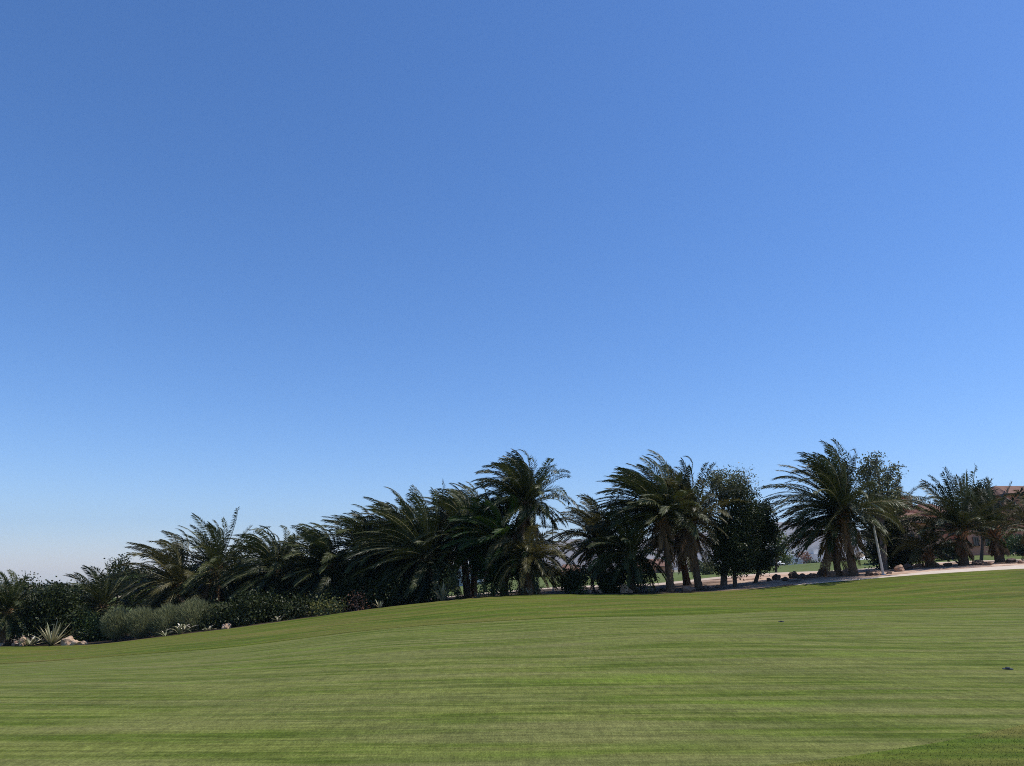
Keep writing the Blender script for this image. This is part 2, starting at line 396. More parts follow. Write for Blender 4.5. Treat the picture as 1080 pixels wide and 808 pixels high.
# ------------------------------------------------------------------ palms
WIND = np.array([-1.0, .15, .05])
def unit(v): return v / (np.linalg.norm(v, axis=-1, keepdims=True) + 1e-9)
def frond(mb, o, az, el, L, droop, wind, r, nl=70, lw=.05, ll=.5, tint=.5, mats=(0, 1), vup=.5, base=.1):
    S = 12; s = np.linspace(0, 1, S + 1)
    t0 = np.array([math.cos(az) * math.cos(el), math.sin(az) * math.cos(el), math.sin(el)])
    t0 = unit(t0 + WIND * wind * .42 * (1 if el > 0 else .3))
    T = unit(t0[None] + np.outer(s ** 1.8 * droop * (1 + .45 * max(0, -math.cos(az)) * math.cos(el)), [0, 0, -1.]) + np.outer(s ** 1.5 * wind * 1.15 * (1 - .5 * max(0, -math.cos(az)) * math.cos(el)), WIND))
    pts = o[None] + np.concatenate([[[0, 0, 0]], np.cumsum((T[1:] + T[:-1]) / 2 * L / S, 0)])
    rad = L * .0075 * (1.05 - s) + .004
    mb.tube(pts, rad, 4, mats[1], min(1, max(0, tint + r.normal(0, .15))), cap=False)
    ss = np.linspace(base, 1.0, nl) ** .95; ss = np.clip(ss + r.normal(0, .006, nl), 0, 1)
    pk = np.stack([np.interp(ss, s, pts[:, k]) for k in range(3)], -1); tk = unit(np.stack([np.interp(ss, s, T[:, k]) for k in range(3)], -1))
    ref = np.array([-math.sin(az), math.cos(az), 0.]); side = unit(ref[None] - (tk @ ref)[:, None] * tk); nrm = np.cross(side, tk)
    nrm *= np.sign(nrm[:, 2:3] + .25)
    roll = r.normal(0, .35)
    side, nrm = side * math.cos(roll) + nrm * math.sin(roll), nrm * math.cos(roll) - side * math.sin(roll)
    for sg in (-1, 1):
        al = np.interp(ss, [0, .3, 1], [1.2, 1.05, .62]) + r.normal(0, .05, nl)
        be = vup + r.normal(0, .13, nl)
        d = tk * np.cos(al)[:, None] + sg * side * (np.sin(al) * np.cos(be))[:, None] + nrm * (np.sin(al) * np.sin(be))[:, None]
        d = unit(d + WIND * wind * .55 + np.array([0, 0, -.3]))
        ln = ll * np.interp(ss, [0, .12, .5, .85, 1], [.35, .8, 1, .75, .5]) * r.uniform(.8, 1.1, nl)
        tip = pk + d * ln[:, None] + np.array([0, 0, -1]) * (ln * r.uniform(.02, .22, nl))[:, None] + WIND * (ln * wind * .12)[:, None]
        wv = unit(np.cross(d, nrm + r.normal(0, .12, (nl, 3)))) * lw * .5
        mid = pk + d * (ln * .4)[:, None]
        v = np.stack([pk, mid + wv, tip, mid - wv], 1).reshape(-1, 3)
        mb.add(v, np.arange(4 * nl).reshape(-1, 4), np.repeat(np.clip(tint + r.normal(0, .1, nl), 0, 1), 4), mats[0])
    return pts[-1]

def trunk_mesh(mb, a, b, r0, r1, bend=.0, seg=16, rough=.14, r=rng):
    Lh = np.linalg.norm(b - a); n = max(8, int(Lh / .07)); t = np.linspace(0, 1, n)
    pts = a[None] * (1 - t)[:, None] + b[None] * t[:, None]; pts[:, 0] += np.sin(t * np.pi) * bend
    rad = r0 + (r1 - r0) * t + r0 * .35 * np.exp(-t * Lh / .35)
    th = np.linspace(0, 1, seg, endpoint=False)
    ph = (t[:, None] * Lh / .34 + th[None] * 5) % 1.0; q = np.floor(t[:, None] * Lh / .34 + th[None] * 5)
    disp = 1 + rough * (ph - .5) + .05 * np.sin(q * 12.9 + th[None] * 31) + r.normal(0, .02, (n, seg))
    mb.tube(pts, rad, seg, 0, .5, disp=disp)
    return pts

def palm(label, bx, cx, cy, Y, Lpx, nf=70, wind=.5, droop=1.0, seed=0, tall=None, r0=.26, mat='frond', dead=0, stubs=26, dead_el=(-75, -40),
         elmin=-42, elmax=84, bend=0., deadL=.8, ll=.62, by=None, azc=None, up=1.15, group='date palms along the edge of the lawn', name='date_palm', lw=.052, nl=72):
    r = np.random.default_rng(seed + 100)
    nf = int(nf * 1.28)
    C = P(cx, cy, Y); bxw = P(bx, 600, Y)[0]; By = Y if by is None else by
    B = np.array([bxw, By, Hs(bxw, By) - .12])
    if C[2] < B[2] + .5: C[2] = B[2] + .5
    L = Lpx * Y / 795.
    root = empty(name, (B[0], B[1], B[2] + .12), label, 'palm tree', group)
    O = np.array(root.location)
    mb = MB(); trunk_mesh(mb, B, C + (C - B) / np.linalg.norm(C - B) * .15, r0, r0 * .72, bend, r=r); mb.build('trunk', M['bark'], root, smooth=False, origin=O)
    mb = MB()
    for k in range(nf):
        f = (k + .5) / nf; el = R(elmax + (elmin - elmax) * f ** .85 + r.normal(0, 6)); az = k * 2.39996 + r.normal(0, .2)
        Lk = L * (0.78 + .3 * math.sin(math.pi * min(1, f * .9 + .15))) * r.uniform(.85, 1.12)
        o = C + np.array([math.cos(az), math.sin(az), 0]) * r0 * .5 + np.array([0, 0, (.5 - f) * .5])
        tt = r.uniform(.0, 1.)
        dr = droop * r.uniform(.75, 1.2) * (1.15 - .25 * f) * (.75 + .4 * f)
        frond(mb, o, az, el, Lk, dr, wind * r.uniform(.7, 1.25), r, nl=nl, ll=ll * Lk / 3.2 * 1.0 if Lk < 3.2 else ll, tint=tt, lw=lw)
    mb.build('crown', [M[mat], M['rachis']], root, origin=O)
    if dead:
        mb = MB()
        for k in range(dead):
            az = k * 2.39996 + r.normal(0, .3); el = R(r.uniform(*dead_el))
            o = C + np.array([math.cos(az), math.sin(az), 0]) * r0 * .7 + np.array([0, 0, -.3 - r.uniform(0, .8)])
            frond(mb, o, az, el, L * deadL * r.uniform(.6, 1.1), 1.2, wind * .3, r, nl=44, lw=.04, ll=.4, tint=r.uniform(.1, .8), vup=-.3)
        mb.build('dead_fronds', [M['dead'], M['dead']], root, origin=O)
    if stubs:
        mb = MB()
        ax = unit(C - B)
        for k in range(stubs):
            az = k * 2.39996; dz = -.15 - .9 * k / stubs
            if np.linalg.norm(C - B) + dz < .3: dz = -.1
            o = C + ax * dz; d = np.array([math.cos(az) * .75, math.sin(az) * .75, .66]); ln = r.uniform(.3, .6)
            mb.tube([o + d * r0 * .5, o + d * (r0 * .5 + ln * .5), o + d * (r0 * .5 + ln)], [.085, .06, .03], 5, 0, r.uniform(.1, 1))
        mb.build('leaf_bases', M['boot'], root, origin=O)
    return root

# (label, base px, crown px, crown py, distance, frond px, options)
palm('low windblown palm with brown dead base at the left edge of the picture', 10, 8, 644, 54.5, 39, nf=46, wind=.35, seed=1, dead=16, droop=.8, elmax=80)
palm('short palm with splayed upright fronds behind the round dark bush on the left', 112, 108, 640, 59, 47, nf=46, wind=.3, seed=2, dead=14, droop=.7, deadL=.6)
palm('wide sagging palm whose long fronds trail left over the feathery grey hedge', 190, 186, 616, 57, 60, nf=70, wind=.75, seed=3, dead=14, dead_el=(-40, -10), mat='frond_olive')
palm('slender taller palm with an open windswept top rising above the grey hedge', 222, 228, 601, 59, 58, nf=54, wind=.42, seed=4, dead=16, droop=.75, elmax=86)
palm('bushy palm with blown fronds just right of the slender tall palm on the left', 292, 290, 603, 57, 54, nf=64, wind=.7, seed=5, dead=8)
palm('dense dark palm with ragged windblown top above the yellow green shrub', 346, 346, 598, 56, 56, nf=72, wind=.75, seed=6, dead=6)
palm('dark palm with flattened windblown top left of the palm with the straight spear frond', 392, 392, 583, 57, 58, nf=70, wind=.8, seed=7, dead=4)
palm('palm with one straight spear frond and an orange brown frond base', 446, 449, 586, 53, 72, nf=66, wind=.42, seed=8, stubs=60, dead=8, droop=.75, elmax=88, elmin=-40)
palm('dark trunked palm standing right of the spear topped palm, fronds drooping to the agave', 494, 488, 567, 54, 58, nf=68, wind=.62, seed=9, dead=10, r0=.27)
palm('palm with deep green fan of fronds left of the tallest dark trunk', 532, 529, 570, 51, 54, nf=52, wind=.7, seed=10, mat='frond_fresh', dead=12, droop=.8)
palm('tallest centre palm with dark skirted trunk and spreading round head', 556, 553, 531, 52, 57, nf=84, wind=.45, seed=11, dead=40, r0=.36, stubs=50, deadL=.85, elmin=-15)
palm('low arching palm with drooping pale ribbed fronds above the curled agaves', 556, 557, 590, 49.6, 50, nf=44, wind=-.15, seed=12, mat='frond_olive', elmin=-20, elmax=60, droop=1.5, dead=12)
palm('open light headed palm with hanging brown fronds right of the tallest centre palm', 634, 634, 573, 54, 54, nf=52, wind=.35, seed=13, mat='frond_olive', dead=14, droop=1.0, r0=.18, elmin=-15)
palm('low dense dark palm with fronds to the ground right of the pale pointed boulder', 666, 664, 583, 50, 50, nf=56, wind=.3, seed=14, dead=0, droop=.9, elmin=-35, mat='frond')
palm('tall windswept palm with a bare leaning grey trunk at the edge of the sandy bed', 706, 697, 542, 49.8, 66, nf=76, wind=.72, seed=15, dead=14, r0=.25, bend=.1, droop=.85, elmin=-2, deadL=.55)
palm('palm with rusty brown skirt and drooping tawny fronds left of the round leafy trees', 736, 727, 550, 51, 58, nf=60, wind=.25, seed=16, dead=40, r0=.24, stubs=60, mat='frond_olive', dead_el=(-80, -10), deadL=.6, droop=.95, elmax=88, elmin=0)
palm('largest palm on the right with a broad domed head and fronds hanging to the ground', 900, 888, 539, 49.8, 72, nf=84, wind=.38, seed=17, dead=12, r0=.26, stubs=60, droop=.9, elmin=-14, elmax=88, deadL=.75)
palm('slim dark palm stem growing close against the largest palm on the right', 884, 876, 560, 51, 52, nf=36, wind=.3, seed=18, dead=10, r0=.22, elmin=-20, elmax=40)
palm('young short palm with yellowish base beside the salmon villa', 979, 980, 580, 54, 44, nf=20, wind=.0, seed=19, mat='frond_olive', droop=1.15, elmin=-5, elmax=70, stubs=40, dead=6, deadL=.5, r0=.22)
palm('dark skirted palm with stiff upright fronds in front of the salmon villa', 1017, 1013, 558, 53, 60, nf=38, wind=.22, seed=20, dead=14, r0=.3, deadL=.3, droop=.55, elmax=82, elmin=4)
palm('stout dark trunked palm with sparse upright fronds near the right edge of the picture', 1056, 1048, 558, 54, 54, nf=22, wind=.15, seed=21, dead=12, r0=.3, deadL=.28, droop=.6, elmax=84, elmin=6)
palm('palm with olive fronds cut off by the right edge of the picture', 1092, 1090, 556, 57, 40, nf=20, elmin=-10, wind=.2, seed=22, mat='frond_olive', dead=8)
palm('half hidden dark palm filling the gap behind the yellow green shrub', 320, 318, 612, 62, 50, nf=60, wind=.6, seed=23, dead=0)
palm('half hidden dark palm behind the spear topped palm and its left neighbour', 418, 420, 600, 61, 56, nf=60, wind=.6, seed=24, dead=0)
palm('half hidden dark palm in the shade behind the left hedge end', 256, 256, 618, 62, 50, nf=56, wind=.6, seed=25, dead=0)
palm('dense dark palm rising just left of the spear topped palm, crown swept left', 428, 426, 572, 56, 58, nf=66, wind=.7, seed=31, dead=0, droop=.85)
palm('dark palm crown squeezed between the spear topped palm and the tallest centre palm', 500, 502, 556, 58, 54, nf=60, wind=.65, seed=32, dead=0, droop=.85)
palm('small low palm with spiky green fan behind the curled agaves at the lawn crest', 520, 520, 612, 50, 24, nf=34, wind=0, seed=26, mat='frond_fresh', stubs=0, droop=.5, elmax=85, elmin=5, r0=.14)
palm('dark leaning palm behind the trunk of the windswept palm', 724, 716, 565, 57, 44, nf=46, wind=.4, seed=27, dead=10, r0=.26)
palm('palm half hidden behind the round leafed tree right of the largest palm', 948, 944, 550, 58, 50, nf=26, wind=.0, seed=28, mat='frond_olive', dead=0, droop=1.0)

# ------------------------------------------------------------------ broadleaf trees and shrubs
def leaves(mb, C, rad, nclump, per, size, r, cr=.33, aspect=1.7, up=0., flat=0., shell=.35):
    d = unit(r.normal(0, 1, (nclump, 3))); q = r.uniform(0, 1, nclump) ** shell
    cc = C + d * np.asarray(rad) * q[:, None]
    k = np.repeat(np.arange(nclump), per); n = len(k)
    p = cc[k] + r.normal(0, cr, (n, 3)) * np.array([1, 1, .75])
    ax = unit(r.normal(0, 1, (n, 3)) + np.array([0, 0, up])); sd = unit(np.cross(ax, r.normal(0, 1, (n, 3))))
    s = size * r.uniform(.6, 1.3, n)[:, None]
    v = np.stack([p - ax * s * .5 * aspect, p + sd * s * .5, p + ax * s * .5 * aspect, p - sd * s * .5], 1).reshape(-1, 3)
    tc = np.clip(r.uniform(0, 1, nclump)[k] * .5 + r.uniform(0, .6, n), 0, 1)
    mb.add(v, np.arange(4 * n).reshape(-1, 4), np.repeat(tc, 4))
    return cc
def tree(name, label, cat, bx, Y, crowns, mat='leaf_dark', size=.11, dens=1., seed=0, tr=.18, per=42, bark='bark_grey', group=None, cr=.33, aspect=1.7, up=0., stems=1, shell=.35, depth=1.0, partname='crown'):
    r = np.random.default_rng(seed + 900); x = P(bx, 600, Y)[0]; z = Hs(x, Y); root = empty(name, (x, Y, z), label, cat, group); O = np.array([x, Y, z])
    k = Y / 795.; lm = MB(); tm = MB(); allc = []
    for (px, py, rx, ry) in crowns:
        C = P(px, py, Y); C[1] += r.uniform(-.3, .3) * rx * k; rad = np.array([rx * k, rx * k * depth, ry * k])
        vol = rad[0] * rad[1] * rad[2]; n = int(max(6, 34 * dens * vol ** .72 / (cr / .33) ** 1.5))
        cc = leaves(lm, C, rad, n, per, size, r, cr, aspect, up, shell=shell); allc.append((C, rad, cc))
    zmin = O[2] - .1
    for st in range(stems):
        b = np.array([x + (st - (stems - 1) / 2) * .35, Y, zmin]);
        mainC = allc[0][0]; fork = b * .45 + mainC * .55 + r.normal(0, .15, 3); fork[2] = min(fork[2], b[2] + (mainC[2] - b[2]) * .6)
        tm.tube([b, b * .5 + fork * .5 + r.normal(0, .05, 3), fork], [tr * 1.25, tr * .95, tr * .75], 9)
        for C, rad, cc in allc:
            c0 = C.copy(); c0[2] -= rad[2] * .25
            tm.tube([fork, (fork + c0) / 2 + r.normal(0, .12, 3), c0], [tr * .6, tr * .4, tr * .25], 6)
            for e in cc[:: max(1, len(cc) // 14)]:
                tm.tube([c0, (c0 + e) / 2 + r.normal(0, .1, 3), e], [tr * .22, tr * .12, .01], 4, cap=False)
    tm.build('trunk' if partname == 'crown' else 'stem', M[bark], root, origin=O); lm.build(partname, M[mat], root, origin=O)
    return root
def shrub(label, bx, Y, crowns, mat='leaf_dark', **kw):
    return tree('shrub', label, 'shrub', bx, Y, crowns, mat, tr=kw.pop('tr', .05), partname='foliage', **kw)

tree('leafy_tree', 'airy grey green tree whose top rises beside the rusty skirted palm', 'tree', 762, 53,
     [(765, 525, 24, 28), (752, 508, 14, 16), (775, 510, 18, 18), (745, 540, 12, 24), (790, 545, 14, 28), (768, 565, 24, 22), (783, 512, 12, 14), (758, 500, 9, 9)], 'leaf_grey', .085, .45, 1, .2, cr=.3, shell=.5, per=60)
tree('leafy_tree', 'dense dark domed tree reaching almost to the sand, left of the two round ones', 'tree', 774, 50.5,
     [(776, 570, 24, 32), (786, 540, 18, 26), (772, 592, 22, 16), (760, 575, 12, 26)], 'leaf_dark', .08, .85, 2, .13, per=70, cr=.23, shell=.45, bark='bark_dark')
tree('leafy_tree', 'dense dark round tree at the sandy clearing, right of its domed neighbour', 'tree', 795, 52,
     [(801, 568, 17, 34), (806, 545, 11, 20), (797, 591, 20, 15), (812, 560, 9, 12)], 'leaf_dark', .08, .9, 3, .12, per=70, cr=.23, shell=.45, bark='bark_dark')
tree('leafy_tree', 'small mid green tree peeping out right of the round dark tree', 'tree', 818, 64,
     [(817, 570, 9, 13), (820, 582, 8, 10)], 'leaf_mid', .12, 1.0, 4, .1)
tree('leafy_tree', 'round leafed grey green tree rising behind the largest palm', 'tree', 932, 55,
     [(927, 515, 21, 30), (938, 500, 11, 14), (915, 498, 14, 16), (930, 535, 24, 20), (922, 485, 8, 8)], 'leaf_grey', .12, .5, 5, .22, aspect=1.1, cr=.26, per=40, shell=.5)
tree('leafy_tree', 'black green bushy tree at ground level behind the leaning pole', 'tree', 944, 57,
     [(940, 572, 20, 30), (955, 582, 12, 20), (926, 578, 14, 24)], 'leaf_dark', .11, 1.2, 6, .16)
tree('leafy_tree', 'dark green round topped tree between the two palms before the salmon villa', 'tree', 1036, 66,
     [(1037, 540, 15, 26), (1034, 520, 9, 12), (1045, 555, 10, 18)], 'leaf_dark', .12, 1.0, 7, .12, bark='bark_dark')
tree('leafy_tree', 'dark dome topped tree on the skyline behind the left palms', 'tree', 126, 72,
     [(126, 608, 15, 18), (138, 618, 14, 16)], 'leaf_dark', .13, 1.0, 8, .15)
tree('leafy_tree', 'bright mid green tree between the left skyline dome and the sagging palm', 'tree', 142, 64,
     [(142, 622, 14, 17), (152, 612, 10, 12)], 'leaf_mid', .13, .9, 9, .12)
tree('leafy_tree', 'small leafy tree poking above the dark bush at the far left', 'tree', 32, 66,
     [(30, 623, 10, 14), (46, 627, 12, 12), (72, 630, 14, 11)], 'leaf_dark', .13, .9, 10, .12)
tree('shrub', 'reddish dry shrub on a short stem between the two clipped dark shrubs', 'shrub', 627, 52,
     [(627, 606, 9, 9), (620, 602, 6, 5)], 'leaf_red', .09, 1.0, 11, .07, partname='foliage')
shrub('large round dark bush with glossy leaves beside the left edge palm', 52, 55, [(50, 648, 26, 26), (70, 655, 18, 22), (36, 654, 12, 20), (58, 634, 18, 14)], 'leaf_dark', size=.12, dens=1.2, seed=12)
shrub('dark green bush behind the spiky agave and the pale boulders on the left', 95, 56, [(94, 660, 18, 18), (108, 665, 10, 14)], 'leaf_mid', size=.09, dens=1.2, seed=13)
shrub('dark low bush under the slender tall palm, at the right end of the hedge', 238, 52.5, [(240, 650, 14, 15), (228, 654, 10, 12)], 'leaf_dark', size=.11, dens=1.3, seed=14)
shrub('rounded black green bush at the foot of the bushy left palms', 268, 52, [(268, 645, 18, 20), (284, 642, 10, 18)], 'leaf_dark', size=.11, dens=1.4, seed=15)
shrub('yellow green shrub at the lawn edge under the dark windblown palm', 348, 50.2, [(350, 641, 11, 8), (341, 643, 6, 6)], 'leaf_yellow', size=.1, dens=1.2, seed=16)
shrub('dark shrub below the dense palms, left of the yellow green shrub', 318, 52, [(318, 645, 18, 14), (300, 648, 14, 13)], 'leaf_dark', size=.1, dens=1.3, seed=17)
shrub('reddish leaved small shrub right of the yellow green shrub', 378, 50, [(378, 637, 7, 9)], 'leaf_red', size=.09, dens=.9, seed=18)
shrub('deep shaded shrub mass at the foot of the spear topped palm', 420, 52, [(420, 626, 26, 16), (396, 632, 16, 14), (445, 625, 16, 14)], 'leaf_dark', size=.1, dens=1.3, seed=19)
shrub('pale green cactus like shrub above the spiky agave at the crest', 470, 50, [(473, 612, 7, 9), (470, 620, 6, 6)], 'leaf_yellow', size=.09, dens=.7, seed=20)
shrub('low green bush at the crest between the dark trunk and the curled agaves', 522, 49.6, [(524, 620, 16, 8), (512, 622, 8, 6)], 'leaf_mid', size=.08, dens=1.1, seed=21)
shrub('clipped black green shrub left of the reddish dry shrub', 602, 49.8, [(600, 614, 10, 12), (610, 612, 8, 12)], 'leaf_dark', size=.09, dens=2.0, seed=22, cr=.22)
shrub('small pale green bush in front of the clipped dark shrub at the crest', 609, 49.3, [(609, 620, 7, 6)], 'leaf_mid', size=.07, dens=1.4, seed=23, cr=.2)
shrub('square clipped black shrub left of the pale pointed boulder', 644, 49.6, [(644, 614, 9, 11), (640, 616, 7, 10), (649, 616, 6, 10)], 'leaf_dark', size=.08, dens=2.4, seed=24, cr=.18)
shrub('fine leaved dark shrub at the foot of the low dense palm', 668, 49.8, [(668, 614, 16, 12), (680, 610, 9, 16)], 'leaf_dark', size=.08, dens=1.1, seed=25)
shrub('blue green conical shrub on the far grass behind the rusty skirted palm', 747, 80, [(747, 604, 6, 7), (747, 596, 4, 6)], 'leaf_grey', size=.12, dens=1.6, seed=26)
shrub('dark bush against the villa wall between the two skirted palms', 1000, 84, [(1002, 580, 11, 8), (994, 583, 8, 6)], 'leaf_dark', size=.13, dens=1.6, seed=27)
shrub('rounded green bush on the villa lawn right of the stout trunked palm', 1066, 84, [(1064, 575, 9, 10), (1056, 578, 8, 9)], 'leaf_mid', size=.13, dens=1.6, seed=28)
shrub('dark green bush at the right edge on the villa lawn', 1080, 78, [(1080, 577, 9, 11)], 'leaf_dark', size=.13, dens=1.6, seed=29)
shrub('small dark bush at the left foot of the villa beside the young palm', 962, 86, [(962, 582, 9, 8)], 'leaf_dark', size=.13, dens=1.6, seed=30)

for i, (px, py, rx, ry, Y, m, lab) in enumerate([
    (14, 636, 16, 16, 68, 'leaf_dark', 'dark thicket bush behind the palm at the left edge'),
    (84, 637, 20, 18, 67, 'leaf_dark', 'dark thicket bush behind the short splayed palm'),
    (160, 628, 16, 22, 66, 'leaf_dark', 'dark thicket bush behind the sagging palm, its left side'),
    (205, 622, 18, 26, 66, 'leaf_dark', 'dark thicket bush between the sagging palm and the slender tall palm'),
    (252, 622, 18, 28, 65, 'leaf_dark', 'dark thicket bush right behind the slender tall palm'),
    (286, 620, 18, 28, 64, 'leaf_dark', 'dark thicket bush behind the bushy blown palm'),
    (322, 616, 18, 28, 64, 'leaf_dark', 'dark thicket bush left behind the ragged topped palm'),
    (358, 612, 20, 28, 63, 'leaf_dark', 'dark thicket bush behind the yellow green shrub'),
    (394, 606, 20, 28, 63, 'leaf_dark', 'dark thicket bush behind the flat topped windblown palm'),
    (430, 602, 20, 28, 62, 'leaf_dark', 'dark thicket bush left behind the spear topped palm'),
    (462, 596, 16, 26, 62, 'leaf_dark', 'dark thicket bush right behind the spear topped palm'),
    (518, 590, 18, 24, 61, 'leaf_dark', 'dark thicket bush behind the deep green fan palm'),
    (548, 590, 16, 20, 61, 'leaf_dark', 'dark thicket bush behind the skirt of the tallest centre palm'),
    (352, 634, 24, 14, 55, 'leaf_dark', 'low dark thicket bush just behind the yellow green shrub'),
    (385, 624, 18, 16, 55, 'leaf_dark', 'low dark thicket bush behind the reddish leaved small shrub')]):
    shrub(lab, px, Y, [(px, py, rx, ry), (px + rx * .4, py + ry * .35, rx * .8, ry * .6)], m, size=.12, dens=1.5, seed=100 + i, group='dark thicket bushes behind the palms')
# feathery hedge of several plumes: one mass of fine upright sprays
def feather_hedge():
    r = np.random.default_rng(55); Y = 53
    for i, (px, py, rx, ry, lab) in enumerate([(124, 657, 15, 15, 'leftmost'), (150, 656, 17, 15, 'second from the left'), (178, 655, 17, 17, 'third from the left'),
                                     (205, 650, 19, 18, 'fourth from the left, tallest'), (229, 651, 13, 14, 'rightmost')]):
        C = P(px, py, Y); k = Y / 795.; x = C[0]; z = Hs(x, Y)
        root = empty('feathery_bush', (x, Y, z), 'soft grey green feathery bush in the hedge, ' + lab, 'bush', 'feathery bushes making the grey green hedge')
        n = 5200; d = unit(r.normal(0, 1, (n, 3))); q = r.uniform(.1, 1, n) ** .4
        p = C + d * np.array([rx, rx * .9, ry]) * k * q[:, None] + np.array([0, 0, -.1])
        out_ = unit(d * np.array([1, 1, .6]) + np.array([-.35, 0, 1.1]) + r.normal(0, .35, (n, 3))); ln = r.uniform(.15, .38, n)[:, None]
        sd = unit(np.cross(out_, r.normal(0, 1, (n, 3)))) * .016
        v = np.stack([p - sd, p + sd, p + out_ * ln], 1).reshape(-1, 3)
        mb = MB(); mb.add(v, np.arange(3 * n).reshape(-1, 3), np.repeat(np.clip(r.normal(.5, .25, n), 0, 1), 3)); mb.build('foliage', M['leaf_feather'], root, origin=(x, Y, z))
        # inner woody mass
        mb = MB()
        for j in range(14):
            a = r.uniform(0, 6.28); e = C + np.array([math.cos(a) * rx, math.sin(a) * rx, r.uniform(-.3, .6) * ry]) * k * .8
            b = np.array([x + r.normal(0, .1), Y + r.normal(0, .1), z - .05]); mb.tube([b, (b + e) / 2 + np.array([0, 0, .1]), e], [.03, .02, .006], 4, cap=False)
        mb.build('stem', M['bark_dark'], root, origin=(x, Y, z))
feather_hedge()

# agaves and yuccas: rosettes of long sword leaves
def agave(label, px, Y, Lpx, n=30, spread=(20, 85), curl=.5, seed=0, tips=False, wd=.07, tip_frac=.2):
    r = np.random.default_rng(seed + 300); k = Y / 795.; x = P(px, 600, Y)[0]; z = Hs(x, Y); L = Lpx * k
    root = empty('agave', (x, Y, z), label, 'agave', 'agaves along the lawn edge'); O = np.array([x, Y, z])
    mb = MB(); tb = MB()
    for i in range(n):
        az = i * 2.39996 + r.normal(0, .2); el = R(r.uniform(*spread)); S = 7; s = np.linspace(0, 1, S)
        t0 = np.array([math.cos(az) * math.cos(el), math.sin(az) * math.cos(el), math.sin(el)])
        T = unit(t0[None] + np.outer(s ** 2.2 * curl * r.uniform(.4, 1.6), [math.cos(az) * .6 - .2, math.sin(az) * .3, -1.]))
        Lk = L * r.uniform(.6, 1.1); pts = O + np.array([math.cos(az), math.sin(az), 0]) * .05 + np.concatenate([[[0, 0, 0]], np.cumsum(T[1:] * Lk / (S - 1), 0)])
        side = unit(np.cross(T, [0, 0, 1.])); wv = wd * np.interp(s, [0, .3, .8, 1], [.7, 1, .55, .05]); nrm = np.cross(side, T)
        def strip_(m_, a, b, tint, mi=0):
            q = slice(a, b); c = pts[q] - nrm[q] * wv[q, None] * .25
            v = np.stack([pts[q] - side[q] * wv[q, None], c, pts[q] + side[q] * wv[q, None]], 1).reshape(-1, 3); m = b - a; f = []
            for j in range(m - 1):
                f += [[3*j, 3*j+1, 3*j+4, 3*j+3], [3*j+1, 3*j+2, 3*j+5, 3*j+4]]
            m_.add(v, f, tint, mi)
        if tips and r.uniform() < .6:
            strip_(mb, 0, 5, r.uniform(0, .8)); strip_(mb, 4, S, r.uniform(0, 1), 1)
        else: strip_(mb, 0, S, r.uniform(0, 1))
    mb.build('leaves', [M['agave'], M['agave_tip']], root, origin=O)
agave('large spiky agave with straw tipped blades beside the pale boulders on the left', 66, 53, 27, 44, (25, 88), .15, 1)
agave('smaller splayed agave with pale broad blades at the left boulders', 44, 53, 17, 22, (10, 60), .2, 2, True, .09)
agave('curled agave with white drooping tips in front of the feathery hedge', 197, 51, 19, 24, (30, 85), 1.3, 3, True, .07)
agave('sparse pale stemmed agave just left of the curled white tipped one by the hedge', 182, 51, 14, 9, (25, 60), .6, 4, True, .05)
agave('low agave with white tips at the right end of the feathery hedge', 226, 51, 10, 12, (30, 80), .8, 5, True, .06)
agave('tan bladed spiky agave at the crest left of the dark trunk', 467, 49.4, 20, 34, (15, 85), .2, 6)
agave('curled agave with white hanging tips at the crest, left of the pair', 553, 49.2, 19, 26, (35, 85), 1.4, 7, True, .06)
agave('curled agave with white hanging tips at the crest, right of the pair', 566, 49.4, 22, 24, (40, 85), 1.4, 8, True, .06)
agave('small dry bladed agave under the trailing palms right of the yellow shrub', 402, 49.8, 10, 14, (30, 80), .3, 9, False, .05)
agave('tiny bright agave at the crest beside the dark trunk', 505, 49, 7, 16, (30, 85), .2, 10, False, .04)
agave('small pale agave under the sagging fronds at the bush foot', 298, 50.5, 10, 12, (30, 85), .5, 11, True, .05)
agave('small pale tipped agave at the foot of the open light headed palm', 684, 49.4, 9, 12, (30, 80), .5, 12, True, .05)
agave('small pale bladed agave at the very left edge', 4, 54.5, 12, 16, (15, 75), .4, 13, True, .07)

# ------------------------------------------------------------------ rocks
def rock(label, px, Y, w, h, mat, seed, group=None, d=None):
    r = np.random.default_rng(seed + 500); k = Y / 795.; x = P(px, 600, Y)[0]; z = Hs(x, Y)
    import bmesh
    bm = bmesh.new(); bmesh.ops.create_icosphere(bm, subdivisions=3, radius=.5)
    off = Vector(r.uniform(0, 50, 3)); W, Hh, D = w * k, h * k, (d or w * .8) * k
    for v in bm.verts:
        n1 = mnoise.noise(v.co * 2.2 + off); n2 = mnoise.noise(v.co * 6 + off)
        c = v.co * (1 + .55 * n1 + .16 * n2)
        c.z = max(c.z, -.28)
        c = Vector((round(c.x * 5) / 5 * .35 + c.x * .65, round(c.y * 5) / 5 * .35 + c.y * .65, round(c.z * 5) / 5 * .3 + c.z * .7))
        v.co = Vector((c.x * W, c.y * D, c.z * Hh * 1.3 + Hh * .25))
    me = bpy.data.meshes.new('rock'); bm.to_mesh(me); bm.free(); me.materials.append(M[mat])
    o = bpy.data.objects.new('rock', me); COL.objects.link(o); o.location = (x, Y, z); o.rotation_euler = (0, 0, r.uniform(0, 6.28))
    return tag(o, label, 'rock', group)
rock('broad pale boulder right of the spiky agave on the left', 83, 52.8, 15, 9, 'rock_pale', 1)
rock('smaller pale boulder in front of the broad one by the left agave', 90, 52.3, 11, 5, 'rock_pale', 2)
rock('low pink pale stone at the right end of the left boulders', 99, 52.4, 7, 3.5, 'rock_pale', 3)
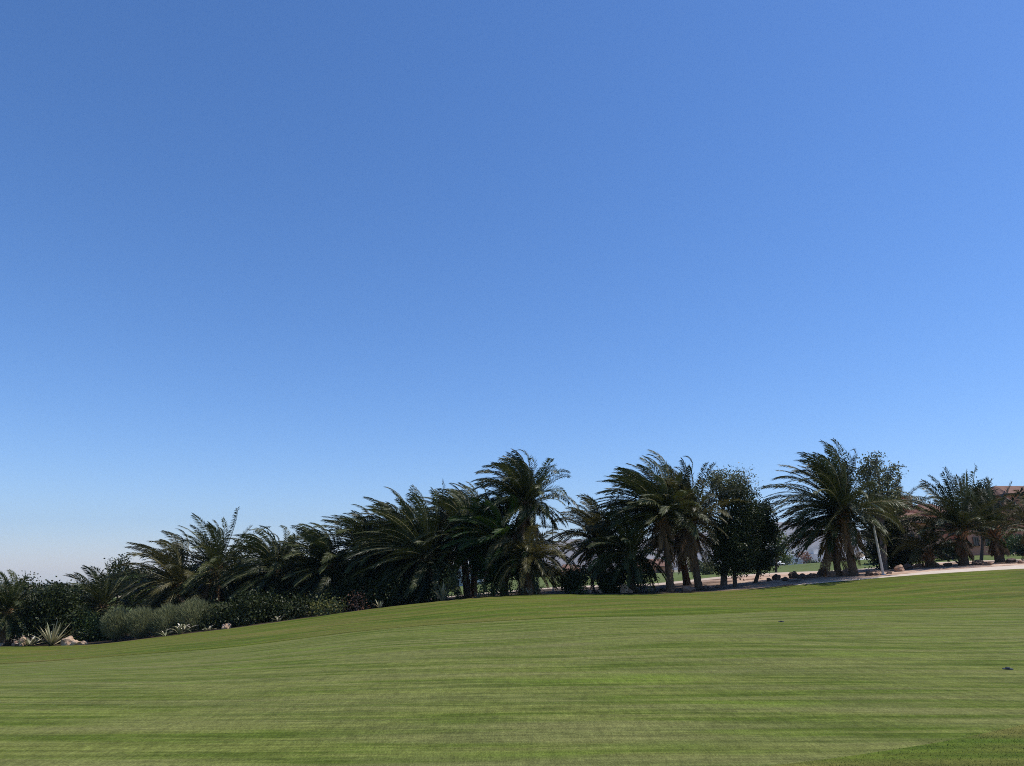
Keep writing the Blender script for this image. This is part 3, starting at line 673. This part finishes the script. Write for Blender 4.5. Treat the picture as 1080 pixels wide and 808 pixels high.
rock('tall white faced boulder left of the spiky agave', 36, 53, 7, 9, 'rock_pale', 4)
rock('reddish boulder against the white faced one left of the agave', 29, 53.2, 6, 6, 'rock_red', 5)
rock('low white stone at the lawn edge near the left border, larger one', 12, 53.6, 8, 4, 'rock_pale', 6)
rock('small white stone beside the larger white stone near the left border', 4, 53.8, 6, 2.5, 'rock_pale', 7)
rock('pale boulder on the lawn edge right of the feathery hedge', 244, 50.4, 9, 6, 'rock_pale', 8)
rock('pale pointed boulder beside the square clipped black shrub', 658, 49.3, 10, 9, 'rock_pale', 9)
rock('small reddish stone leaning on the right of the pale pointed boulder', 664, 49.2, 6, 4, 'rock_red', 10)
rock('small white stone between the clipped shrubs, right one', 633, 49.6, 5, 4, 'rock_pale', 11)
rock('small white stone between the clipped shrubs, left one', 622, 49.6, 5, 3, 'rock_pale', 12)
rock('reddish slab like boulder between the grey leaning trunk and the rusty palm', 724, 50, 14, 6, 'rock_red', 13)
rock('dark rough stone at the right foot of the rusty skirted palm', 742, 50.6, 9, 4, 'rock_dark', 14)
for i, (px, Y, ww, hh, m, lab) in enumerate([
    (810, 52, 5, 4, 'rock_dark', 'small dark stone at the left end of the rock row on the sand'),
    (818, 52.5, 9, 6, 'rock_dark', 'chunky dark rock second in the row on the sandy clearing'),
    (827, 51, 7, 4, 'rock_dark', 'flat dark rock third in the row on the sandy clearing'),
    (836, 53, 10, 7, 'rock_dark', 'tallest dark rock in the row left of the largest palm'),
    (846, 51.5, 10, 5, 'rock_dark', 'long dark rock between the tallest row rock and the hanging fronds'),
    (856, 52, 11, 5, 'rock_red', 'reddish rock under the hanging fronds of the largest palm'),
    (868, 52.5, 12, 9, 'rock_dark', 'big jumbled dark rock left of the largest palm trunk'),
    (876, 51, 9, 6, 'rock_red', 'reddish rock between the jumbled rock and the slim stem'),
    (893, 50.5, 9, 8, 'rock_red', 'brown rock wedged between the two stems of the largest palm'),
    (916, 48.8, 9, 5, 'rock_dark', 'grey rock at the lawn edge right of the largest palm trunk'),
    (924, 48.6, 8, 3.5, 'rock_red', 'low rock just left of the foot of the leaning pole'),
    (937, 48.8, 6, 3, 'rock_dark', 'low dark rock just right of the foot of the leaning pole'),
    (948, 51, 13, 8, 'rock_red', 'large pinkish rock right of the leaning pole'),
    (958, 53, 11, 6, 'rock_dark', 'dark rock behind the large pinkish rock'),
    (968, 55, 10, 4, 'rock_red', 'flat reddish rock left of the young short palm'),
    (988, 54, 9, 4, 'rock_red', 'flat reddish rock right of the young short palm'),
    (1000, 53.5, 8, 4, 'rock_dark', 'dark rock left of the palm with stiff upright fronds'),
    (1032, 52, 13, 5, 'rock_dark', 'dark rock right of the palm with stiff upright fronds'),
    (1043, 51, 11, 4, 'rock_red', 'pinkish flat rock at the path below the stout trunked palm'),
    (1068, 53, 12, 5, 'rock_dark', 'dark rock right of the stout trunked palm'),
    (1078, 50.5, 9, 3.5, 'rock_red', 'reddish low rock at the path by the right edge'),
    (698, 51, 9, 3, 'rock_dark', 'low dark rock left behind the leaning grey trunk'),
    (756, 51.5, 8, 3, 'rock_red', 'low reddish stone in the shade of the domed tree'),
    ]):
    rock(lab, px, Y, ww, hh, m, 40 + i)

# ------------------------------------------------------------------ poles
def pole(name, label, px, Y, toppx, toppy, r0, mat, parts=True, by=None):
    x = P(px, 600, Y)[0]; z = Hs(x, Y); T = P(toppx, toppy, Y); O = np.array([x, Y, z]); root = empty(name, O, label, 'pole')
    mb = MB(); mb.tube([O - [0, 0, .1], O * .5 + T * .5, T], [r0, r0 * .85, r0 * .75], 12); mb.build('shaft', M[mat], root, smooth=True, origin=O)
    mb = MB(); mb.tube([T, T + [0, 0, .05], T + [0, 0, .09]], [r0 * .95, r0 * .9, r0 * .3], 12); mb.build('cap', M['steel'], root, origin=O)
    mb = MB(); mb.tube([O - [0, 0, .02], O + [0, 0, .05]], [r0 * 2.2, r0 * 2.0], 14); mb.build('base_plate', M['steel'], root, origin=O)
pole('pole', 'pale leaning pole standing at the lawn edge right of the largest palm', 931, 48.3, 921.5, 556, .085, 'pole')
pole('pole', 'tall thin white pole rising inside the open light headed palm', 634, 56, 634.5, 532, .055, 'canvas')
pole('pole', 'thin white pole beside the hanging fronds of the tallest centre palm', 583, 56, 583, 545, .05, 'canvas')

# dark sprinkler head set flush in the lawn at the right, and a small divot patch
def sprinkler(label, px, py, Yg, w):
    x = P(px, py, Yg)[0]; z = Hs(x, Yg); O = np.array([x, Yg, z]); root = empty('sprinkler', O, label, 'sprinkler')
    mb = MB(); mb.tube([O - [0, 0, .03], O + [0, 0, .012]], [w, w * .92], 18); mb.build('housing', M['black'], root, origin=O)
    mb = MB(); mb.tube([O + [0, 0, .013], O + [0, 0, .03]], [w * .45, w * .4], 12); mb.build('nozzle', M['black'], root, origin=O)
def ground_y(px, py):
    lo = 5
    for Y in np.arange(6.5, 45, .05):
        p = P(px, py, Y)
        if p[2] <= Hs(p[0], Y): return Y
    return 30
sprinkler('black sprinkler head in the fairway near the right edge', 1063, 706, ground_y(1063, 706), .085)
sprinkler('small dark sprinkler cap near the upper edge of the fairway', 824, 656, ground_y(824, 656), .09)

# ------------------------------------------------------------------ buildings
def window(parent, O, c, w, h, rz=0, arch=False):
    fb = MB(); th = .12
    ca, sa = math.cos(rz), math.sin(rz)
    def at(u, dz, out): return np.asarray(c) + np.array([ca * u + sa * out, sa * u - ca * out, dz])
    for u, dz, ww, hh in ((-w/2, 0, th, h + th), (w/2, 0, th, h + th), (0, h/2, w - th, th), (0, -h/2, w + .3, th), (0, 0, .06, h - th)):
        fb.box(at(u, dz, .04), (ww, .14, hh), rz)
    o = fb.build('window', M['frame'], parent, origin=O)
    gb = MB(); gb.box(at(0, 0, .01), (w - th, .05, h - th), rz)
    g = gb.build('pane', M['glass'], o, origin=O)
def hip_roof(mb, c, sx, sy, h, over=.5, ridge=.4, rz=0):
    x, y = sx / 2 + over, sy / 2 + over; rx = x * ridge
    v = np.array([[-x,-y,0],[x,-y,0],[x,y,0],[-x,y,0],[-x,-y,-.18],[x,-y,-.18],[x,y,-.18],[-x,y,-.18],[-rx,0,h],[rx,0,h]], float)
    ca, sa = math.cos(rz), math.sin(rz); v = v @ np.array([[ca, sa, 0], [-sa, ca, 0], [0, 0, 1]]) + np.asarray(c)
    mb.add(v, [[0,1,9,8],[2,3,8,9],[4,5,1,0],[5,6,2,1],[6,7,3,2],[7,4,0,3],[7,6,5,4]]); mb.add(v, [[1,2,9],[3,0,8]])
def px_w(p, Y): return p * Y / 795.
# salmon villa, left wing
def villa(label, blocks, Y, wall, roofmat, group=None, cat='house', name='villa'):
    xc = P(np.mean([b[0] for b in blocks]), 600, Y)[0]; O = np.array([xc, Y, Hs(xc, Y)]); root = empty(name, O, label, cat, group)
    for (pc, pw, ptop, dy, dep, roof, wins) in blocks:
        c = P(pc, ptop, Y + dy); W = px_w(pw, Y + dy); z0 = O[2] - .4; top = c[2]
        mb = MB(); mb.box((c[0], Y + dy + dep / 2, (z0 + top) / 2), (W, dep, top - z0)); mb.build('wall', wall, root, origin=O)
        rb = MB()
        if roof[0] == 'hip':
            hip_roof(rb, (c[0], Y + dy + dep / 2, top + .19), W, dep, roof[1], .45, roof[2] if len(roof) > 2 else .4)
            rb.build('roof', roofmat, root, origin=O)
        elif roof[0] == 'flat':
            for (cx_, cy_, sx, sy) in ((0, 0, W + .2, .25), (0, dep, W + .2, .25), (-W/2, dep/2, .25, dep - .26), (W/2, dep/2, .25, dep - .26)):
                rb.box((c[0] + cx_, Y + dy + cy_, top + .22), (sx, sy, .44))
            rb.build('parapet', wall, root, origin=O)
        for (wp, wpy, ww, wh) in wins:
            q = P(wp, wpy, Y + dy - .02); window(root, O, (q[0], Y + dy - .03, q[2]), px_w(ww, Y), px_w(wh, Y))
    return root, O
v1, O1 = villa('salmon plastered villa with small brown hip roofs and a chimney behind the young palm', [
    (972, 40, 552, 0, 7, ('hip', 1.3, .35), [(960, 566, 6, 8), (972, 566, 6, 8), (985, 566, 6, 8), (964, 583, 6, 9)]),
    (996, 34, 543, 4, 8, ('hip', 1.5, .3), [(990, 560, 6, 9), (1003, 560, 6, 9)]),
    (958, 14, 546, 5, 6, ('flat',), [])], 88, M['salmon'], M['tile'])
mb = MB(); c = P(957, 536, 95); mb.box((c[0], 95, c[2]), (1.0, .9, 2.6)); mb.box((c[0], 95, c[2] + 1.42), (1.25, 1.15, .2)); mb.build('chimney', M['salmon'], v1, origin=O1)
v2, O2 = villa('large salmon villa with stepped brown roof at the right edge of the picture', [
    (1034, 30, 556, -2, 7, ('hip', 1.1, .3), [(1029, 571, 5, 8), (1041, 571, 4, 8)]),
    (1092, 54, 522, 4, 10, ('hip', 1.5, .5), [(1074, 545, 6, 9), (1090, 545, 6, 9), (1074, 568, 6, 9)]),
    (1054, 26, 545, 2, 8, ('hip', 1.2, .4), [(1050, 562, 5, 8)])], 92, M['salmon'], M['tile'])
villa('pale villa glimpsed through the palms left of the crest', [
    (484, 34, 603, 0, 9, ('flat',), [(479, 612, 4, 5), (489, 612, 4, 5)]), (500, 18, 608, -1, 6, ('flat',), [])], 110, M['white_wall'], M['tile'])
villa('low reddish far house with tiled roof seen behind the clipped shrub', [
    (602, 22, 604, 0, 9, ('hip', 1.6, .5), [(596, 609, 3, 4), (607, 609, 3, 4)])], 170, M['salmon'], M['tile'])
villa('low salmon far house glimpsed between the dense low palm and the grey trunk', [
    (690, 34, 598, 0, 10, ('hip', 1.8, .6), [(684, 602, 3, 3.5), (694, 602, 3, 3.5)])], 190, M['salmon'], M['tile'])
villa('white stepped villa far off beyond the sandy clearing, largest of the far group', [
    (838, 18, 586, 0, 12, ('flat',), [(833, 591, 2.5, 3), (840, 591, 2.5, 3)]), (836, 10, 580, 4, 9, ('flat',), [(836, 583, 2.5, 2.5)]), (852, 12, 590, -4, 9, ('flat',), [(852, 594, 3, 2.5)])], 420, M['white_wall'], M['tile'])
villa('white flat roofed villa far off left of the largest palm trunk', [
    (868, 16, 585, 0, 12, ('flat',), [(864, 590, 2.5, 3), (872, 590, 2.5, 3)]), (862, 8, 580, 4, 8, ('flat',), [])], 440, M['white_wall'], M['tile'])
villa('grey walled low villa far off at the left of the far white group', [
    (824, 12, 591, 0, 12, ('flat',), [(824, 595, 3, 2.5)])], 400, M['greywall'], M['tile'])
# far small trees around the villas
for i, (px, py, rx, ry, Y, m, lab) in enumerate([
    (829, 591, 6, 5, 300, 'leaf_mid', 'small green tree far off left of the stepped white villa'),
    (848, 588, 5, 6, 310, 'leaf_red', 'brownish small tree far off between the two white villas'),
    (880, 590, 8, 7, 300, 'leaf_dark', 'dark far tree right of the far flat roofed white villa'),
    (858, 595, 8, 4, 280, 'leaf_dark', 'low dark far hedge tree in front of the white villas'),
    (918, 590, 12, 6, 230, 'leaf_dark', 'dark far tree behind the thatched hut and parasol'),
    (735, 600, 12, 6, 200, 'leaf_dark', 'dark far tree seen left of the conical shrub'),
    (660, 603, 14, 6, 210, 'leaf_dark', 'dark far tree seen behind the low dense palm'),
    (618, 606, 9, 5, 190, 'leaf_dark', 'dark far tree seen left of the square clipped shrub'),
    (575, 606, 16, 7, 150, 'leaf_dark', 'dark tree far behind the pair of curled agaves'),
    (760, 601, 14, 4, 220, 'leaf_mid', 'green far tree line clump behind the domed tree trunk')]):
    tree('leafy_tree', lab, 'tree', px, Y, [(px, py, rx, ry)], m, size=.5, dens=.25, seed=60 + i, tr=.2, per=36, cr=.8, group='small trees far beyond the lawn')
# low rubble wall in front of the far villas
def rubble(label, px0, px1, py, Y, h):
    a = P(px0, py, Y); b = P(px1, py, Y); r = np.random.default_rng(5); root_z = Hs(a[0], Y); mb = MB(); x = a[0]
    while x < b[0]:
        ww = r.uniform(1.2, 3.0); hh = h * r.uniform(.6, 1.2); mb.box((x, Y + r.normal(0, .3), root_z + hh / 2 - .2), (ww, 1.4, hh + .4), r.normal(0, .15)); x += ww * .85
    o = mb.build('stone_wall', M['rock_pale'], origin=(a[0], Y, root_z)); tag(o, label, 'wall')
rubble('low pale rubble wall far off below the white villas', 812, 884, 598, 240, 1.3)

def parasol(label, px, py, Y, wpx):
    T = P(px, py, Y); O = np.array([T[0], Y, Hs(T[0], Y)]); root = empty('parasol', O, label, 'parasol'); Rr = px_w(wpx, Y) / 2
    th = np.linspace(0, 2 * np.pi, 16, endpoint=False); rings = []
    for q, hz in ((1, -.14), (1, 0), (.66, .26), (.33, .45), (.04, .62)):
        sc = 1 + .04 * np.cos(th * 8); rings.append(np.stack([np.cos(th) * Rr * q * sc, np.sin(th) * Rr * q * sc, np.full(16, hz * Rr)], -1) + T)
    v = np.concatenate(rings); f = [[i*16 + j, i*16 + (j+1) % 16, (i+1)*16 + (j+1) % 16, (i+1)*16 + j] for i in range(4) for j in range(16)]
    mb = MB(); mb.add(v, f); mb.add(rings[-1], [list(range(16))]); mb.build('canopy', M['canvas'], root, origin=O)
    mb = MB(); mb.tube([O, T + [0, 0, .5 * Rr]], .05, 8); mb.build('pole', M['pole'], root, origin=O)
    mb = MB(); mb.tube([O - [0, 0, .02], O + [0, 0, .1]], [.4, .36], 12); mb.build('base', M['steel'], root, origin=O)
parasol('white parasol on the far grass right of the largest palm trunk', 912, 591.0, 150, 13)
parasol('small white parasol far off at the edge of the green left of the largest palm', 823, 594.5, 150, 9)
def hut(label, px, py, Y, wpx):
    T = P(px, py, Y); O = np.array([T[0], Y, Hs(T[0], Y)]); root = empty('hut', O, label, 'hut'); Rr = px_w(wpx, Y) / 2
    mb = MB(); th = np.linspace(0, 2*np.pi, 20, endpoint=False); rs = [(1, 0), (.97, .12), (.5, .5), (.05, .9)]
    rings = [np.stack([np.cos(th)*Rr*q, np.sin(th)*Rr*q, np.full(20, hz*Rr)], -1) + T for q, hz in rs]
    v = np.concatenate(rings); mb.add(v, [[i*20+j, i*20+(j+1)%20, (i+1)*20+(j+1)%20, (i+1)*20+j] for i in range(3) for j in range(20)]); mb.add(rings[0], [list(range(20))[::-1]])
    mb.add(rings[-1], [list(range(20))]); mb.build('thatched_roof', M['thatch'], root, origin=O)
    for a in (45, 135, 225, 315):
        mb = MB(); q = O + np.array([math.cos(R(a)), math.sin(R(a)), 0]) * Rr * .75; mb.tube([q, [q[0], q[1], T[2] + .05]], .1, 8); mb.build('post', M['pole'], root, origin=O)
hut('small thatched hut behind the white parasol right of the largest palm', 907, 589, 190, 16)

# ------------------------------------------------------------------ mountains
def mountains():
    nx, ny = 260, 40; x = np.linspace(-1000, 5200, nx); y = np.linspace(3500, 5300, ny); v = []
    prof_px = [(430, 602), (520, 592), (560, 580), (600, 572), (650, 568), (700, 564), (760, 560), (800, 553), (832, 549.5), (870, 553), (930, 556), (1000, 560), (1080, 566), (1300, 575)]
    ridgeY = 4300; rx = [P(a, b, ridgeY)[0] for a, b in prof_px]; rz = [P(a, b, ridgeY)[2] for a, b in prof_px]
    for j in range(ny):
        for i in range(nx):
            e = max(0, 1 - abs(y[j] - ridgeY) / 800.)
            base = np.interp(x[i], rx, rz, left=0, right=0) * 1.0
            n = mnoise.fractal(Vector((x[i] / 600, y[j] / 600, 3.1)), 1.0, 2.1, 6)
            h = base * (e ** .8) * (1 + .55 * n * (1 - e * .85)) - 130 * (1 - min(1, e * 3)) + 20 * n * e
            v.append((x[i], y[j], max(-130, h)))
    i, j = np.meshgrid(np.arange(ny - 1), np.arange(nx - 1), indexing='ij')
    f = np.stack([i*nx+j, i*nx+j+1, (i+1)*nx+j+1, (i+1)*nx+j], -1).reshape(-1, 4)
    mb = MB(); mb.add(v, f); tag(mb.build('hills', M['mountain'], smooth=True), kind='structure')
mountains()

# ------------------------------------------------------------------ haze
t = NT('haze_air'); pv = t.n("ShaderNodeVolumePrincipled"); pv.inputs['Color'].default_value = (.52, .80, 1.0, 1)
pv.inputs['Density'].default_value = 0.9e-4; pv.inputs['Anisotropy'].default_value = .1
t.l(pv.outputs[0], t.out.inputs['Volume'])
mb = MB(); mb.box((0, 1600, 130), (13400, 9500, 560)); ho = mb.build('haze', t.m); ho['kind'] = 'stuff'
tag(ho, 'thin pale blue air haze that fades the distant hills', 'haze')
